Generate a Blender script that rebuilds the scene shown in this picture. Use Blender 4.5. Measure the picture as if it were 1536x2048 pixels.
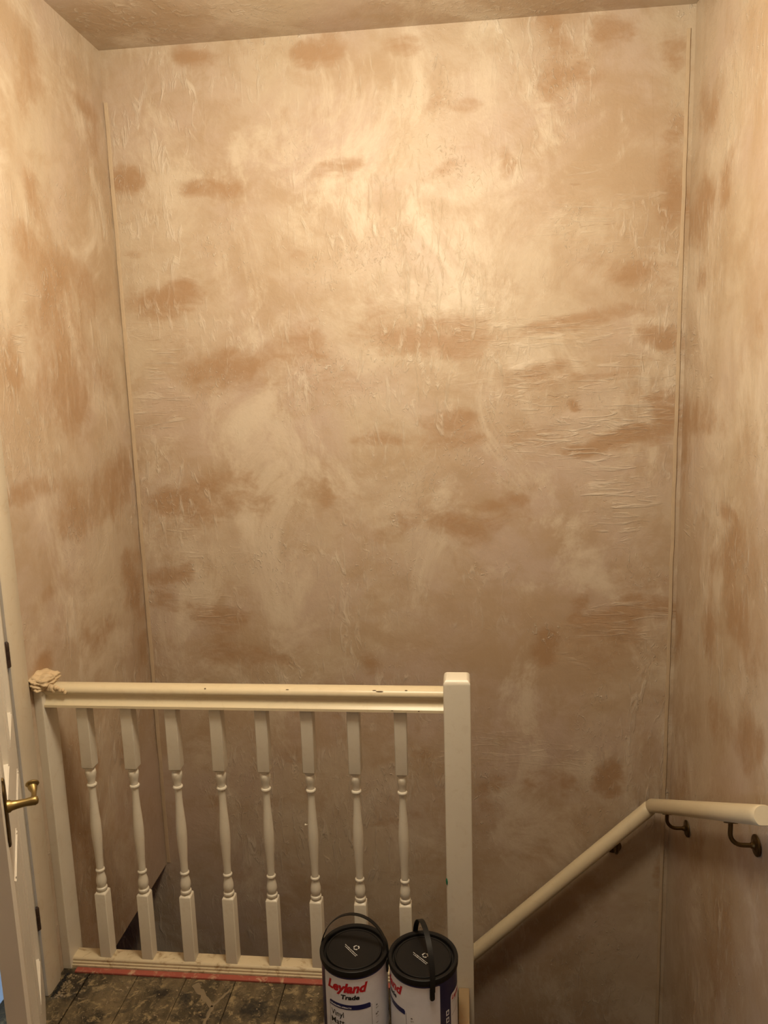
import bpy, bmesh, math, random
import numpy as np
from math import sin, cos, pi, radians, sqrt
from mathutils import Vector, Matrix

for o in list(bpy.data.objects):
    bpy.data.objects.remove(o, do_unlink=True)
SC = bpy.context.scene
COL = SC.collection

# ------------------------------------------------------------------ camera
cam = bpy.data.cameras.new('camera')
cam.sensor_fit = 'HORIZONTAL'; cam.sensor_width = 36.0
cam.lens = 36.0 * 1529.1 / 1536.0
cam.clip_start = 0.05
camo = bpy.data.objects.new('camera', cam); COL.objects.link(camo)
PIT, ROL, YAW = 0.16419, -0.02989, 0.10544
_F = Vector((-sin(YAW)*cos(PIT), cos(YAW)*cos(PIT), -sin(PIT)))
_R = Vector((cos(YAW), sin(YAW), 0)); _U = _R.cross(_F)
_R2 = _R*cos(ROL) + _U*sin(ROL); _U2 = -_R*sin(ROL) + _U*cos(ROL)
M = Matrix.Identity(4)
for i in range(3):
    M[i][0], M[i][1], M[i][2] = _R2[i], _U2[i], -_F[i]
M.translation = (0.1875, -2.0497, 1.7744)
camo.matrix_world = M
SC.camera = camo

# ------------------------------------------------------------------ room dimensions (metres)
XL, XR, YB, ZC = -1.0786, 0.9644, 0.7769, 2.9731
XN = 0.1621            # newel centre
YR = -3.3              # wall behind the camera
ZH = -2.6              # hall floor below

# ------------------------------------------------------------------ world, light, exposure
w = bpy.data.worlds.new('world'); SC.world = w; w.use_nodes = True
w.node_tree.nodes['Background'].inputs[0].default_value = (0.35, 0.55, 1.0, 1)
w.node_tree.nodes['Background'].inputs[1].default_value = 0.15
vs = SC.view_settings
vs.view_transform = 'Standard'; vs.look = 'None'; vs.gamma = 1.0; vs.use_curve_mapping = False
vs.exposure = -0.12

def area(name, loc, aim, sx, sy, power, col):
    l = bpy.data.lights.new(name, 'AREA'); l.shape = 'RECTANGLE'; l.size = sx; l.size_y = sy
    l.energy = power; l.color = col
    o = bpy.data.objects.new(name, l); COL.objects.link(o); o.location = loc
    o.rotation_euler = (Vector(aim) - Vector(loc)).to_track_quat('-Z', 'Y').to_euler()
    return o
# daylight from the windows of the side room and the glazed door of the hall below, all out of the picture
area('side_room_window_offscreen', (-4.05, -1.0, 1.4), (-1.0, -0.9, 0.6), 1.2, 1.3, 60, (0.50, 0.72, 1.0))
area('side_room_end_window_offscreen', (-4.05, -4.15, 1.35), (0.9, -0.35, 0.55), 0.7, 1.2, 110, (0.55, 0.74, 1.0))
area('hall_door_offscreen', (-2.5, -0.6, -1.2), (0.2, 0.6, -1.2), 0.8, 1.2, 0.40, (0.40, 0.42, 1.0))
LAMP = (-0.02, -0.56, 2.56); LAMP_W = 114; LAMP_C = (1.0, 0.90, 0.70); LAMP_R = 0.20

# ------------------------------------------------------------------ helpers
def tag(o, label=None, cat=None, group=None, kind=None):
    if label: o['label'] = label
    if cat: o['category'] = cat
    if group: o['group'] = group
    if kind: o['kind'] = kind
    return o
def empty(name, loc=(0, 0, 0), rz=0):
    o = bpy.data.objects.new(name, None); COL.objects.link(o)
    o.location = loc; o.rotation_euler = (0, 0, rz); o.empty_display_size = 0.05
    return o
def link(name, me, mat, parent=None, smooth=None):
    o = bpy.data.objects.new(name, me); COL.objects.link(o)
    if mat is not None and not me.materials: me.materials.append(mat)
    if smooth is not None:
        me.polygons.foreach_set('use_smooth', [True]*len(me.polygons))
        if smooth < 179: me.set_sharp_from_angle(angle=radians(smooth))
    if parent is not None: o.parent = parent
    return o
class MB:
    def __init__(s): s.v = []; s.f = []
    def add(s, vs, fs):
        b = len(s.v); s.v += [tuple(p) for p in vs]; s.f += [tuple(b+i for i in f) for f in fs]; return s
    def box(s, x0, x1, y0, y1, z0, z1):
        vs = [(x, y, z) for x in (x0, x1) for y in (y0, y1) for z in (z0, z1)]
        return s.add(vs, [(0, 1, 3, 2), (4, 6, 7, 5), (0, 4, 5, 1), (2, 3, 7, 6), (0, 2, 6, 4), (1, 5, 7, 3)])
    def extrude(s, prof, a, b):
        """closed profile of (y,z) swept along x from a to b"""
        n = len(prof); vs = [(a, y, z) for y, z in prof] + [(b, y, z) for y, z in prof]
        fs = [(i, (i+1) % n, n+(i+1) % n, n+i) for i in range(n)] + [tuple(range(n-1, -1, -1)), tuple(range(n, 2*n))]
        return s.add(vs, fs)
    def lathe(s, prof, n=32, c=(0, 0, 0), ax=None, capped=True):
        """profile of (z,r) turned about an axis through c"""
        q = Vector((0, 0, 1)).rotation_difference(Vector(ax)) if ax is not None else None
        vs = []
        for z, r in prof:
            for k in range(n):
                p = Vector((r*cos(2*pi*k/n), r*sin(2*pi*k/n), z))
                if q: p = q @ p
                vs.append((p.x+c[0], p.y+c[1], p.z+c[2]))
        fs = []
        for j in range(len(prof)-1):
            for k in range(n):
                fs.append((j*n+k, j*n+(k+1) % n, (j+1)*n+(k+1) % n, (j+1)*n+k))
        if capped:
            fs.append(tuple(range(n-1, -1, -1))); m = (len(prof)-1)*n; fs.append(tuple(range(m, m+n)))
        return s.add(vs, fs)
    def tube(s, pts, r, n=16, flat=None, cap=True, up=(0, 0, 1)):
        """round (or elliptical: flat = second radius) tube along points; r may be a list"""
        pts = [Vector(p) for p in pts]; m = len(pts); vs = []
        for i, p in enumerate(pts):
            t = (pts[min(i+1, m-1)] - pts[max(i-1, 0)]).normalized()
            u = Vector(up) - t*t.dot(Vector(up))
            if u.length < 1e-4: u = Vector((1, 0, 0)) - t*t.x
            u.normalize(); w_ = t.cross(u)
            ri = r[i] if isinstance(r, (list, tuple)) else r
            rj = ri if flat is None else flat
            for k in range(n):
                a = 2*pi*k/n; vs.append(p + u*(ri*cos(a)) + w_*(rj*sin(a)))
        fs = [(j*n+k, j*n+(k+1) % n, (j+1)*n+(k+1) % n, (j+1)*n+k) for j in range(m-1) for k in range(n)]
        if cap: fs += [tuple(range(n-1, -1, -1)), tuple(range((m-1)*n, m*n))]
        return s.add(vs, fs)
    def build(s, name, mat, parent=None, smooth=None, bevel=None):
        me = bpy.data.meshes.new(name); me.from_pydata(s.v, [], s.f)
        bm = bmesh.new(); bm.from_mesh(me)
        if bevel:
            bmesh.ops.bevel(bm, geom=[e for e in bm.edges if len(e.link_faces) == 2 and e.calc_face_angle(0) > 0.6],
                            offset=bevel, segments=2, profile=0.6, affect='EDGES')
        bmesh.ops.recalc_face_normals(bm, faces=bm.faces)
        bm.to_mesh(me); bm.free()
        return link(name, me, mat, parent, smooth)
def copy_part(src, parent):
    c = src.copy(); COL.objects.link(c); c.parent = parent; return c

def vnoise(x, y, seed):
    rng = np.random.RandomState(seed); T = rng.rand(256, 256)
    xi = np.floor(x).astype(int); yi = np.floor(y).astype(int); fx = x-xi; fy = y-yi
    fx = fx*fx*(3-2*fx); fy = fy*fy*(3-2*fy)
    g = lambda a, b: T[a % 256, b % 256]
    return (g(xi, yi)*(1-fx)+g(xi+1, yi)*fx)*(1-fy) + (g(xi, yi+1)*(1-fx)+g(xi+1, yi+1)*fx)*fy
def fbm(x, y, sx, sy, octs, seed):
    t = 0; a = 1; n = 0
    for k in range(octs):
        t = t + a*(vnoise(x*sx*2**k+7.3*k, y*sy*2**k+3.1*k, seed+k)-0.5); n += a; a *= 0.5
    return t/n*2
def sstep(a, b, x):
    t = np.clip((x-a)/(b-a), 0, 1); return t*t*(3-2*t)

# ------------------------------------------------------------------ materials
class NT:
    def __init__(s, name):
        s.m = bpy.data.materials.new(name); s.m.use_nodes = True; s.t = s.m.node_tree
        s.b = s.t.nodes['Principled BSDF']
        s.tc = s.t.nodes.new('ShaderNodeTexCoord')
    def n(s, typ, **kw):
        o = s.t.nodes.new('ShaderNode'+typ)
        for k, v in kw.items(): setattr(o, k, v)
        return o
    def l(s, a, b): s.t.links.new(a, b)
    def set(s, sock, v):
        if hasattr(v, 'is_output'): s.l(v, sock)
        else: sock.default_value = v
    def math(s, op, a, b=None, c=None, clamp=False):
        o = s.n('Math', operation=op, use_clamp=clamp)
        for i, v in enumerate((a, b, c)):
            if v is not None: s.set(o.inputs[i], v)
        return o.outputs[0]
    def noise(s, scale, detail=4, rough=0.55, dist=0.0, vec=(1, 1, 1), off=(0, 0, 0)):
        mp = s.n('Mapping'); s.l(s.tc.outputs['Object'], mp.inputs[0])
        mp.inputs['Scale'].default_value = vec; mp.inputs['Location'].default_value = off
        o = s.n('TexNoise'); s.l(mp.outputs[0], o.inputs['Vector'])
        o.inputs['Scale'].default_value = scale; o.inputs['Detail'].default_value = detail
        o.inputs['Roughness'].default_value = rough; o.inputs['Distortion'].default_value = dist
        return o.outputs[0]
    def ramp(s, v, a, b, lo=0.0, hi=1.0):
        o = s.n('MapRange', interpolation_type='SMOOTHSTEP')
        s.set(o.inputs[0], v); o.inputs[1].default_value = a; o.inputs[2].default_value = b
        o.inputs[3].default_value = lo; o.inputs[4].default_value = hi
        return o.outputs[0]
    def mix(s, f, a, b):
        o = s.n('Mix', data_type='RGBA'); s.set(o.inputs[0], f)
        for k, v in ((6, a), (7, b)):
            s.set(o.inputs[k], v if hasattr(v, 'is_output') else (*v, 1))
        return o.outputs[2]
    def bump(s, h, strength=0.3, dist=0.002, prev=None):
        o = s.n('Bump'); s.l(h, o.inputs['Height']); o.inputs['Strength'].default_value = strength
        o.inputs['Distance'].default_value = dist
        if prev: s.l(prev, o.inputs['Normal'])
        return o.outputs[0]
    def out(s, col=None, rough=None, nor=None, metal=None, spec=None, coat=None):
        I = s.b.inputs
        if col is not None: s.set(I['Base Color'], col if hasattr(col, 'is_output') else (*col, 1))
        if rough is not None: s.set(I['Roughness'], rough)
        if nor is not None: s.l(nor, I['Normal'])
        if metal is not None: I['Metallic'].default_value = metal
        if spec is not None: I['Specular IOR Level'].default_value = spec
        if coat is not None: I['Coat Weight'].default_value = coat
        return s.m

def plaster(name, attrs=True, cracks=(), stretch=(1, 1, 1.9), tone=0.72):
    m = NT(name)
    T = lambda *c: tuple(tone*x for x in c)
    big = m.noise(1.2, 5, 0.55, 0.6)
    mid = m.noise(2.1, 7, 0.64, 0.35, vec=(1, 1, (1+stretch[2])/2), off=(3, 1, 2))
    sm = m.noise(4.6, 7, 0.68, 0.5, vec=(1.2, 1.2, 1.25), off=(6, 2, 5))
    c = m.mix(m.ramp(big, 0.38, 0.64), T(0.625, 0.495, 0.350), T(0.585, 0.440, 0.335))
    c = m.mix(m.ramp(mid, 0.42, 0.66, 0, 0.85), c, T(0.500, 0.350, 0.215))
    c = m.mix(m.ramp(sm, 0.46, 0.68, 0, 0.65), c, T(0.500, 0.350, 0.215))
    lite = m.noise(2.6, 7, 0.70, 0.6, vec=(1.2, 1.2, .85), off=(9, 4, 1))
    c = m.mix(m.ramp(lite, 0.48, 0.68, 0, 0.8), c, T(0.75, 0.625, 0.475))
    # damp, not yet dry patches
    if attrs:
        at = m.n('Attribute', attribute_name='damp'); d = at.outputs['Fac']
        st = m.n('Attribute', attribute_name='streak').outputs['Fac']
    else:
        d = m.ramp(m.noise(1.6, 4, 0.6, 1.0, off=(5, 5, 5)), 0.54, 0.8, 0, 0.5)
        st = 0.0
    n1 = m.noise(9, 7, 0.68, 0.8, vec=stretch); n2 = m.noise(60, 4, 0.6, 0.3)
    dd = m.math('ADD', d, m.math('MULTIPLY', m.math('SUBTRACT', n1, 0.5), 1.35))
    dd = m.math('ADD', dd, m.math('MULTIPLY', m.math('SUBTRACT', n2, 0.5), 0.35))
    df = m.math('MULTIPLY', m.ramp(dd, 0.0, 0.80), m.ramp(d, 0.02, 0.30))
    c = m.mix(m.math('MULTIPLY', df, 0.82), c, T(0.425, 0.250, 0.125))
    # trowel ridges: up and down, and sideways where the streak attribute says so
    rv = m.noise(11, 5, 0.62, 0.9, vec=(3.2, 3.2, 0.95))
    rh = m.noise(10, 4, 0.6, 1.2, vec=(0.8, 0.8, 4.6), off=(2, 2, 2))
    gv = m.noise(2.0, 4, 0.6, 0.5, off=(1, 7, 3)); gate = m.ramp(gv, 0.46, 0.62)
    r1 = m.math('MULTIPLY', m.ramp(rv, 0.50, 0.72), gate)
    r2 = m.math('MULTIPLY', m.ramp(rh, 0.50, 0.70), st)
    ridge = m.math('MAXIMUM', r1, r2)
    flake = m.math('MULTIPLY', m.ramp(m.noise(34, 3, 0.6, 2.4, vec=(1.3, 1.3, .8)), 0.56, 0.74), m.ramp(m.noise(3.1, 3, 0.5, 0.3, off=(4, 4, 9)), 0.48, 0.64))
    ridge = m.math('MAXIMUM', ridge, flake)
    c = m.mix(m.math('MULTIPLY', ridge, 0.60), c, T(0.78, 0.67, 0.53))  # pale laitance on the ridges, with their glints painted into the colour
    pits = m.math('MULTIPLY', m.ramp(rh, 0.36, 0.28), st)
    c = m.mix(m.math('MULTIPLY', pits, 0.5), c, (0.36, 0.20, 0.10))
    # hairline cracks: (position along the wall, its lean per metre of height, from height, to height, axis)
    hgt = None
    if cracks:
        sx = m.n('SeparateXYZ'); m.l(m.tc.outputs['Object'], sx.inputs[0])
        wob = m.math('MULTIPLY', m.math('SUBTRACT', m.noise(5, 3, 0.6), 0.5), 0.012)
        for (p, lean, z0, z1, ax) in cracks:
            u = m.math('ADD', m.math('SUBTRACT', sx.outputs[ax], p), wob)
            u = m.math('SUBTRACT', u, m.math('MULTIPLY', m.math('SUBTRACT', sx.outputs[2], z0), lean))
            k = m.ramp(m.math('ABSOLUTE', u), 0.0022, 0.0006)
            k = m.math('MULTIPLY', k, m.math('MULTIPLY', m.ramp(sx.outputs[2], z0, z0+.05), m.ramp(sx.outputs[2], z1, z1-.05)))
            hgt = k if hgt is None else m.math('MAXIMUM', hgt, k)
        c = m.mix(m.math('MULTIPLY', hgt, 0.28), c, (0.32, 0.22, 0.14))
    h = m.math('ADD', m.math('MULTIPLY', ridge, 1.0), m.math('MULTIPLY', m.noise(7, 5, 0.6, 0.5), 1.6))
    h = m.math('SUBTRACT', h, m.math('MULTIPLY', pits, 0.9))
    h = m.math('ADD', h, m.math('MULTIPLY', m.noise(90, 3, 0.6), 0.22))
    nb = m.bump(h, 0.60, 0.0040)
    ro = m.math('ADD', 0.40, m.math('MULTIPLY', mid, 0.2))
    return m.out(c, ro, nb, spec=0.4)

def paint(name, base, dirt=0.25, chip=True, rough=0.36, dirtcol=(0.42, 0.30, 0.17)):
    m = NT(name)
    a = m.noise(6, 5, 0.6, 0.4); b = m.noise(55, 5, 0.65, 0.8)
    c = m.mix(m.ramp(a, 0.45, 0.75, 0, dirt), base, tuple(0.82*x for x in base))
    if chip:
        k = m.math('MULTIPLY', m.ramp(b, 0.67, 0.71), m.ramp(m.noise(9, 2, off=(3, 3, 3)), 0.5, 0.62))
        c = m.mix(m.math('MULTIPLY', k, 0.8), c, dirtcol)
        g = m.math('MULTIPLY', m.ramp(m.noise(24, 6, 0.72, 1), 0.52, 0.70), dirt)
        c = m.mix(g, c, dirtcol)
    nb = m.bump(m.noise(30, 4, 0.6), 0.12, 0.002)
    return m.out(c, rough, nb, spec=0.45)
def plain(name, col, rough=0.5, metal=0.0, bump=None, spec=0.5):
    m = NT(name); a = m.noise(14, 4, 0.6)
    c = m.mix(m.ramp(a, 0.35, 0.7, 0, 0.35), col, tuple(0.72*x for x in col))
    nb = m.bump(m.noise(bump, 4, 0.6), 0.25, 0.002) if bump else None
    return m.out(c, rough, nb, metal=metal, spec=spec)

CREAM = paint('cream_gloss_paint', (0.62, 0.56, 0.45), 0.2)
CREAM_WORN = paint('worn_cream_paint', (0.56, 0.46, 0.30), 1.0, rough=0.45, dirtcol=(0.30, 0.20, 0.10))
CREAM_RAIL = paint('cream_rail_paint', (0.58, 0.485, 0.32), 0.25)
FRAME_PAINT = paint('door_frame_paint', (0.53, 0.45, 0.335), 0.35)
DOOR_PAINT = paint('door_paint', (0.64, 0.58, 0.49), 0.3, chip=False, rough=0.4)
RED = paint('worn_red_paint', (0.30, 0.070, 0.045), 0.9, dirtcol=(0.5, 0.33, 0.2), rough=0.6)
BRASS = plain('aged_brass', (0.30, 0.215, 0.085), 0.40, 1.0)
DARK_BRASS = plain('tarnished_brass', (0.13, 0.085, 0.035), 0.42, 1.0)
HINGE = plain('rusty_hinge', (0.05, 0.028, 0.018), 0.6, 0.4, 80)
BLACK = plain('black_plastic', (0.008, 0.0075, 0.007), 0.42, spec=0.3)
BLACK_LID = plain('black_lid_plastic', (0.010, 0.0085, 0.0075), 0.5, spec=0.22)
WHITE_LABEL = plain('white_label', (0.80, 0.80, 0.86), 0.38)
NAVY = plain('navy_label', (0.008, 0.010, 0.095), 0.35)
REDINK = plain('red_ink', (0.52, 0.008, 0.018), 0.4)
BLACKINK = plain('black_ink', (0.006, 0.006, 0.008), 0.45)
GREYINK = plain('grey_ink', (0.16, 0.15, 0.15), 0.5)
LIDMARK = plain('white_print', (0.55, 0.53, 0.50), 0.5)
STEEL = plain('tin_steel', (0.45, 0.45, 0.45), 0.3, 1.0)
GREEN = plain('green_paint', (0.01, 0.17, 0.08), 0.4)
NEWPLASTER = plain('pink_plaster', (0.52, 0.385, 0.225), 0.65, bump=70)
BEAD = plain('bead_plaster', (0.46, 0.345, 0.225), 0.6, bump=70)
DRYPLASTER = plain('dirty_dry_plaster', (0.19, 0.14, 0.08), 0.8, bump=90)
HALLWALL = plain('hall_paint', (0.36, 0.35, 0.37), 0.8)
CHIPWOOD = paint('worn_wood', (0.25, 0.165, 0.08), 1.0, rough=0.6, dirtcol=(0.25, 0.13, 0.05))
DARKWOOD = plain('dark_timber', (0.035, 0.024, 0.016), 0.8, bump=60)
CARPET = plain('stair_timber', (0.14, 0.09, 0.055), 0.75, bump=60)
MATTWHITE = plain('white_emulsion', (0.55, 0.56, 0.60), 0.7)
SHEET = plain('blue_dust_sheet', (0.55, 0.66, 0.80), 0.35, bump=30)

def floor_mat():
    m = NT('plaster_splashed_boards')
    g = m.noise(6, 6, 0.65, 0.6, vec=(2.2, 0.5, 1))
    c = m.mix(m.ramp(g, 0.35, 0.7), (0.055, 0.040, 0.020), (0.150, 0.108, 0.056))
    d = m.noise(5.0, 6, 0.7, 0.8, off=(2, 3, 0)); c = m.mix(m.ramp(d, 0.48, 0.64, 0, 0.9), c, (0.016, 0.012, 0.007))
    s1 = m.noise(34, 7, 0.75, 0.5); c = m.mix(m.ramp(s1, 0.51, 0.63, 0, 0.9), c, (0.26, 0.190, 0.095))
    s2 = m.noise(52, 5, 0.7, 1.8, off=(8, 1, 0)); k = m.ramp(s2, 0.60, 0.66)
    c = m.mix(m.math('MULTIPLY', k, 0.8), c, (0.36, 0.27, 0.165))
    # knot holes in the boards
    ps = m.n('SeparateXYZ'); m.l(m.tc.outputs['Object'], ps.inputs[0])
    for (x, y, rx, ry) in ((-0.655, -0.125, .016, .024), (-0.73, -0.11, .03, .015), (-0.44, -0.15, .04, .03), (-0.32, -0.165, .05, .02)):
        u = m.math('MULTIPLY', m.math('SUBTRACT', ps.outputs[0], x), 1/rx); v = m.math('MULTIPLY', m.math('SUBTRACT', ps.outputs[1], y), 1/ry)
        r = m.math('ADD', m.math('MULTIPLY', u, u), m.math('MULTIPLY', v, v))
        r = m.math('ADD', r, m.math('MULTIPLY', m.math('SUBTRACT', m.noise(60, 4, 0.6), 0.5), 5.0))
        c = m.mix(m.ramp(r, 2.2, 0.0, 0, 0.85), c, (0.010, 0.008, 0.006))
    h = m.math('ADD', m.math('MULTIPLY', s1, 1.0), m.math('MULTIPLY', k, 0.6))
    return m.out(c, m.ramp(s1, 0.4, 0.6, 0.42, 0.75), m.bump(h, 0.7, 0.004), spec=0.4)
FLOORM = floor_mat()

# ------------------------------------------------------------------ walls
def grid_axis(parts):
    out = []
    for a, b, st in parts:
        n = max(1, int(round((b-a)/st))); out += list(np.linspace(a, b, n+1)[:-1])
    return np.array(out + [parts[-1][1]])
def wall_grid(name, hs, vs_, place, patches, streaks, seed, mat, thick, squeeze=(1, 1)):
    """a plastered wall face as a fine grid with its real waviness; place(h, v, d): d metres proud of the wall plane"""
    H, V = np.meshgrid(hs, vs_, indexing='ij')
    wx = fbm(H, V, 5, 6, 5, seed)*0.15*squeeze[0]; wz = fbm(H, V, 5, 6, 5, seed+20)*0.075*squeeze[1]
    keep = np.ones_like(H)
    for t in patches.split(';'):
        ch, cv, rh, rv, k, rot = map(float, t.split()); a = radians(rot)
        dx = H+wx*min(1, rh/.08)-ch; dz = V+wz*min(1, rv/.05)-cv
        e = np.sqrt(((dx*cos(a)+dz*sin(a))/(rh*1.15))**2 + ((-dx*sin(a)+dz*cos(a))/(rv*1.15))**2)
        keep = keep*(1-np.clip(k*sstep(1.75, 0.15, e), 0, 0.98))
    damp = 1-keep
    st = np.zeros_like(H)
    for t in streaks.split(';'):
        if not t: continue
        ch, cv, rh, rv, k = map(float, t.split())
        e = np.sqrt(((H+wx*2-ch)/rh)**2+((V+wz*2-cv)/rv)**2); st = np.maximum(st, k*sstep(1.2, 0.5, e))
    disp = fbm(H, V, 2.2, 2.0, 5, seed+40)*0.0022 - damp*0.0006
    disp = disp + sstep(0.10, 0.5, fbm(H, V, 16, 3.2, 3, seed+50))*0.0011*(1-st) + st*sstep(0.0, 0.5, fbm(H, V, 5, 22, 3, seed+60))*0.0025
    edge = np.minimum.reduce([H-hs[0], hs[-1]-H, V-vs_[0], vs_[-1]-V]); disp = disp*sstep(0, 0.03, edge)
    n0, n1 = H.shape
    P = place(H.ravel(), V.ravel(), disp.ravel())
    idx = np.arange(n0*n1).reshape(n0, n1)
    q = np.stack([idx[:-1, :-1], idx[1:, :-1], idx[1:, 1:], idx[:-1, 1:]], -1).reshape(-1, 4)
    cs = [(hs[0], vs_[0]), (hs[-1], vs_[0]), (hs[-1], vs_[-1]), (hs[0], vs_[-1])]
    R = place(np.array([c[0] for c in cs]), np.array([c[1] for c in cs]), np.full(4, -thick))
    N = n0*n1; verts = [tuple(p) for p in P] + [tuple(p) for p in R]
    faces = [tuple(map(int, f)) for f in q]
    faces += [tuple(map(int, idx[:, 0]))[::-1] + (N, N+1), tuple(map(int, idx[-1, :]))[::-1] + (N+1, N+2),
              tuple(map(int, idx[:, -1])) + (N+2, N+3), tuple(map(int, idx[0, :])) + (N+3, N), (N+3, N+2, N+1, N)]
    me = bpy.data.meshes.new(name); me.from_pydata(verts, [], faces)
    for nm, arr in (('damp', damp), ('streak', st)):
        at = me.attributes.new(nm, 'FLOAT', 'POINT')
        at.data.foreach_set('value', np.concatenate([arr.ravel(), np.zeros(4)]).astype(np.float32))
    bm = bmesh.new(); bm.from_mesh(me); bmesh.ops.recalc_face_normals(bm, faces=bm.faces); bm.to_mesh(me); bm.free()
    return link(name, me, mat, None, 40)

PB = "-0.79 2.94 0.058 0.029 0.8 -0;-0.58 2.94 0.071 0.016 0.3 -0;-0.27 2.91 0.078 0.035 0.8 -0;-0.00 2.90 0.051 0.031 0.6 -0;-0.62 2.78 0.045 0.033 0.3 -0;-1.04 2.53 0.047 0.038 0.7 -0;-0.81 2.50 0.071 0.024 0.75 -0;-0.67 2.50 0.064 0.037 0.6 -0;-0.27 2.53 0.062 0.037 0.45 -0;-0.19 2.55 0.035 0.025 0.5 -0;-1.01 2.28 0.029 0.018 0.4 -0;-0.92 2.10 0.125 0.050 0.8 -0;-0.83 2.12 0.034 0.025 0.5 -0;-0.39 2.25 0.033 0.026 0.3 -0;0.50 2.92 0.057 0.054 0.6 -0;0.54 2.79 0.074 0.062 0.65 -0;0.70 2.91 0.057 0.046 0.6 -0;0.89 2.82 0.040 0.054 0.6 -0;0.21 2.70 0.060 0.024 0.45 -0;0.07 2.72 0.052 0.024 0.4 -0;0.34 2.52 0.024 0.045 0.6 -20;0.14 2.50 0.061 0.020 0.5 20;0.19 2.57 0.043 0.016 0.3 -0;0.91 2.54 0.029 0.095 0.5 -0;0.91 2.37 0.041 0.065 0.7 -0;0.74 2.14 0.076 0.037 0.75 -0;0.62 2.18 0.051 0.025 0.3 -0;0.87 2.11 0.050 0.033 0.4 -0;-0.09 2.06 0.045 0.052 0.35 -0;0.09 1.93 0.171 0.056 0.7 -0;0.21 1.91 0.063 0.035 0.3 -0;-0.03 1.99 0.072 0.044 0.35 -0;-0.42 1.93 0.075 0.054 0.6 -0;-0.65 1.89 0.114 0.036 0.55 10;-0.71 1.85 0.115 0.073 0.3 -0;-0.48 1.81 0.189 0.091 0.2 -0;0.55 1.97 0.156 0.024 0.6 8;0.86 1.91 0.068 0.051 0.85 -0;0.76 2.01 0.136 0.026 0.35 5;0.50 1.80 0.106 0.032 0.5 10;0.86 1.70 0.031 0.007 1.3 -0;0.59 1.67 0.018 0.011 1 -0;0.58 1.69 0.018 0.009 0.8 -0;0.90 1.64 0.060 0.062 0.75 -0;0.73 1.56 0.132 0.032 0.95 5;0.59 1.53 0.080 0.018 0.8 -0;0.43 1.58 0.108 0.036 0.35 15;0.18 1.65 0.045 0.027 0.6 -0;0.14 1.58 0.064 0.055 0.55 -0;-0.08 1.57 0.112 0.019 0.65 -0;-0.19 1.58 0.075 0.037 0.3 -0;-0.80 1.38 0.109 0.049 0.65 -0;-0.94 1.38 0.060 0.039 0.6 -0;-0.79 1.30 0.070 0.049 0.5 -0;-0.66 1.43 0.059 0.038 0.3 -0;-0.59 1.34 0.049 0.039 0.4 -0;-0.35 1.39 0.038 0.048 0.45 -0;0.34 1.33 0.055 0.022 0.55 -0;0.40 1.27 0.027 0.075 0.35 30;0.23 1.24 0.102 0.067 0.55 -0;0.06 1.27 0.112 0.048 0.4 -0;-0.09 1.20 0.076 0.039 0.3 -0;-0.99 1.05 0.071 0.045 0.7 -0;-0.90 1.06 0.030 0.040 0.4 -0;-1.02 0.94 0.062 0.041 0.5 -0;-0.80 0.88 0.142 0.045 0.6 -8;-0.78 0.76 0.102 0.046 0.55 -15;-0.58 0.73 0.101 0.031 0.5 -10;-0.18 0.70 0.035 0.041 0.5 -0;0.60 0.93 0.028 0.068 0.55 -20;0.71 0.88 0.110 0.029 0.5 8;0.85 0.92 0.099 0.048 0.7 -0;0.69 0.84 0.110 0.049 0.35 -0;0.78 0.82 0.055 0.059 0.4 -0;0.49 0.77 0.047 0.044 0.8 -0;0.75 0.73 0.147 0.079 0.25 -0;-0.65 0.98 0.060 0.024 0.3 -0;0.32 0.21 0.049 0.032 0.6 -0;0.48 0.23 0.058 0.042 0.4 -0;0.72 0.24 0.047 0.052 0.95 -0;0.57 0.20 0.038 0.042 0.5 -0;-0.48 0.34 0.061 0.043 0.4 -0;0.28 0.14 0.039 0.043 0.4 -0;-0.53 0.51 0.051 0.053 0.4 -0;-0.35 0.47 0.040 0.063 0.3 -0;0.00 0.35 0.059 0.042 0.3 -0;0.94 -0.14 0.023 0.054 0.5 -0;-0.08 0.04 0.122 0.044 0.25 -0;-0.87 0.11 0.064 0.067 0.3 -0;0.83 1.04 0.144 0.048 0.3 5;0.32 1.78 0.107 0.053 0.2 -0;-0.22 1.82 0.167 0.072 0.2 -0;0.64 1.77 0.157 0.021 0.35 8"
PL = "0.61 2.74 0.082 0.037 0.7 0;0.69 2.68 0.063 0.087 0.45 0;0.29 2.71 0.086 0.118 0.4 0;0.22 2.35 0.070 0.088 0.6 0;0.12 2.21 0.077 0.042 0.4 0;0.45 2.15 0.205 0.082 0.5 0;0.23 2.12 0.115 0.090 0.45 0;0.32 1.99 0.109 0.094 0.5 0;0.03 1.88 0.061 0.083 0.6 0;0.39 1.82 0.133 0.097 0.55 0;0.30 1.71 0.156 0.079 0.4 0;0.65 1.86 0.072 0.071 0.5 0;0.06 1.50 0.090 0.029 0.6 0;0.38 1.42 0.169 0.083 0.55 0;0.67 1.45 0.075 0.092 0.6 0;0.54 1.42 0.057 0.053 0.4 0;0.29 1.34 0.127 0.048 0.4 0;0.69 1.07 0.086 0.113 0.8 0;0.61 1.03 0.082 0.037 0.5 0;0.09 1.17 0.041 0.022 0.5 0;0.41 0.95 0.089 0.069 0.5 0;0.72 0.79 0.045 0.058 0.6 0;0.00 0.99 0.076 0.032 0.7 0;0.17 1.05 0.059 0.047 0.3 0;0.24 0.60 0.080 0.098 0.6 0;0.10 0.32 0.116 0.094 0.4 0;0.17 -0.02 0.094 0.066 0.5 0;0.54 0.44 0.081 0.110 0.4 0"
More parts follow.
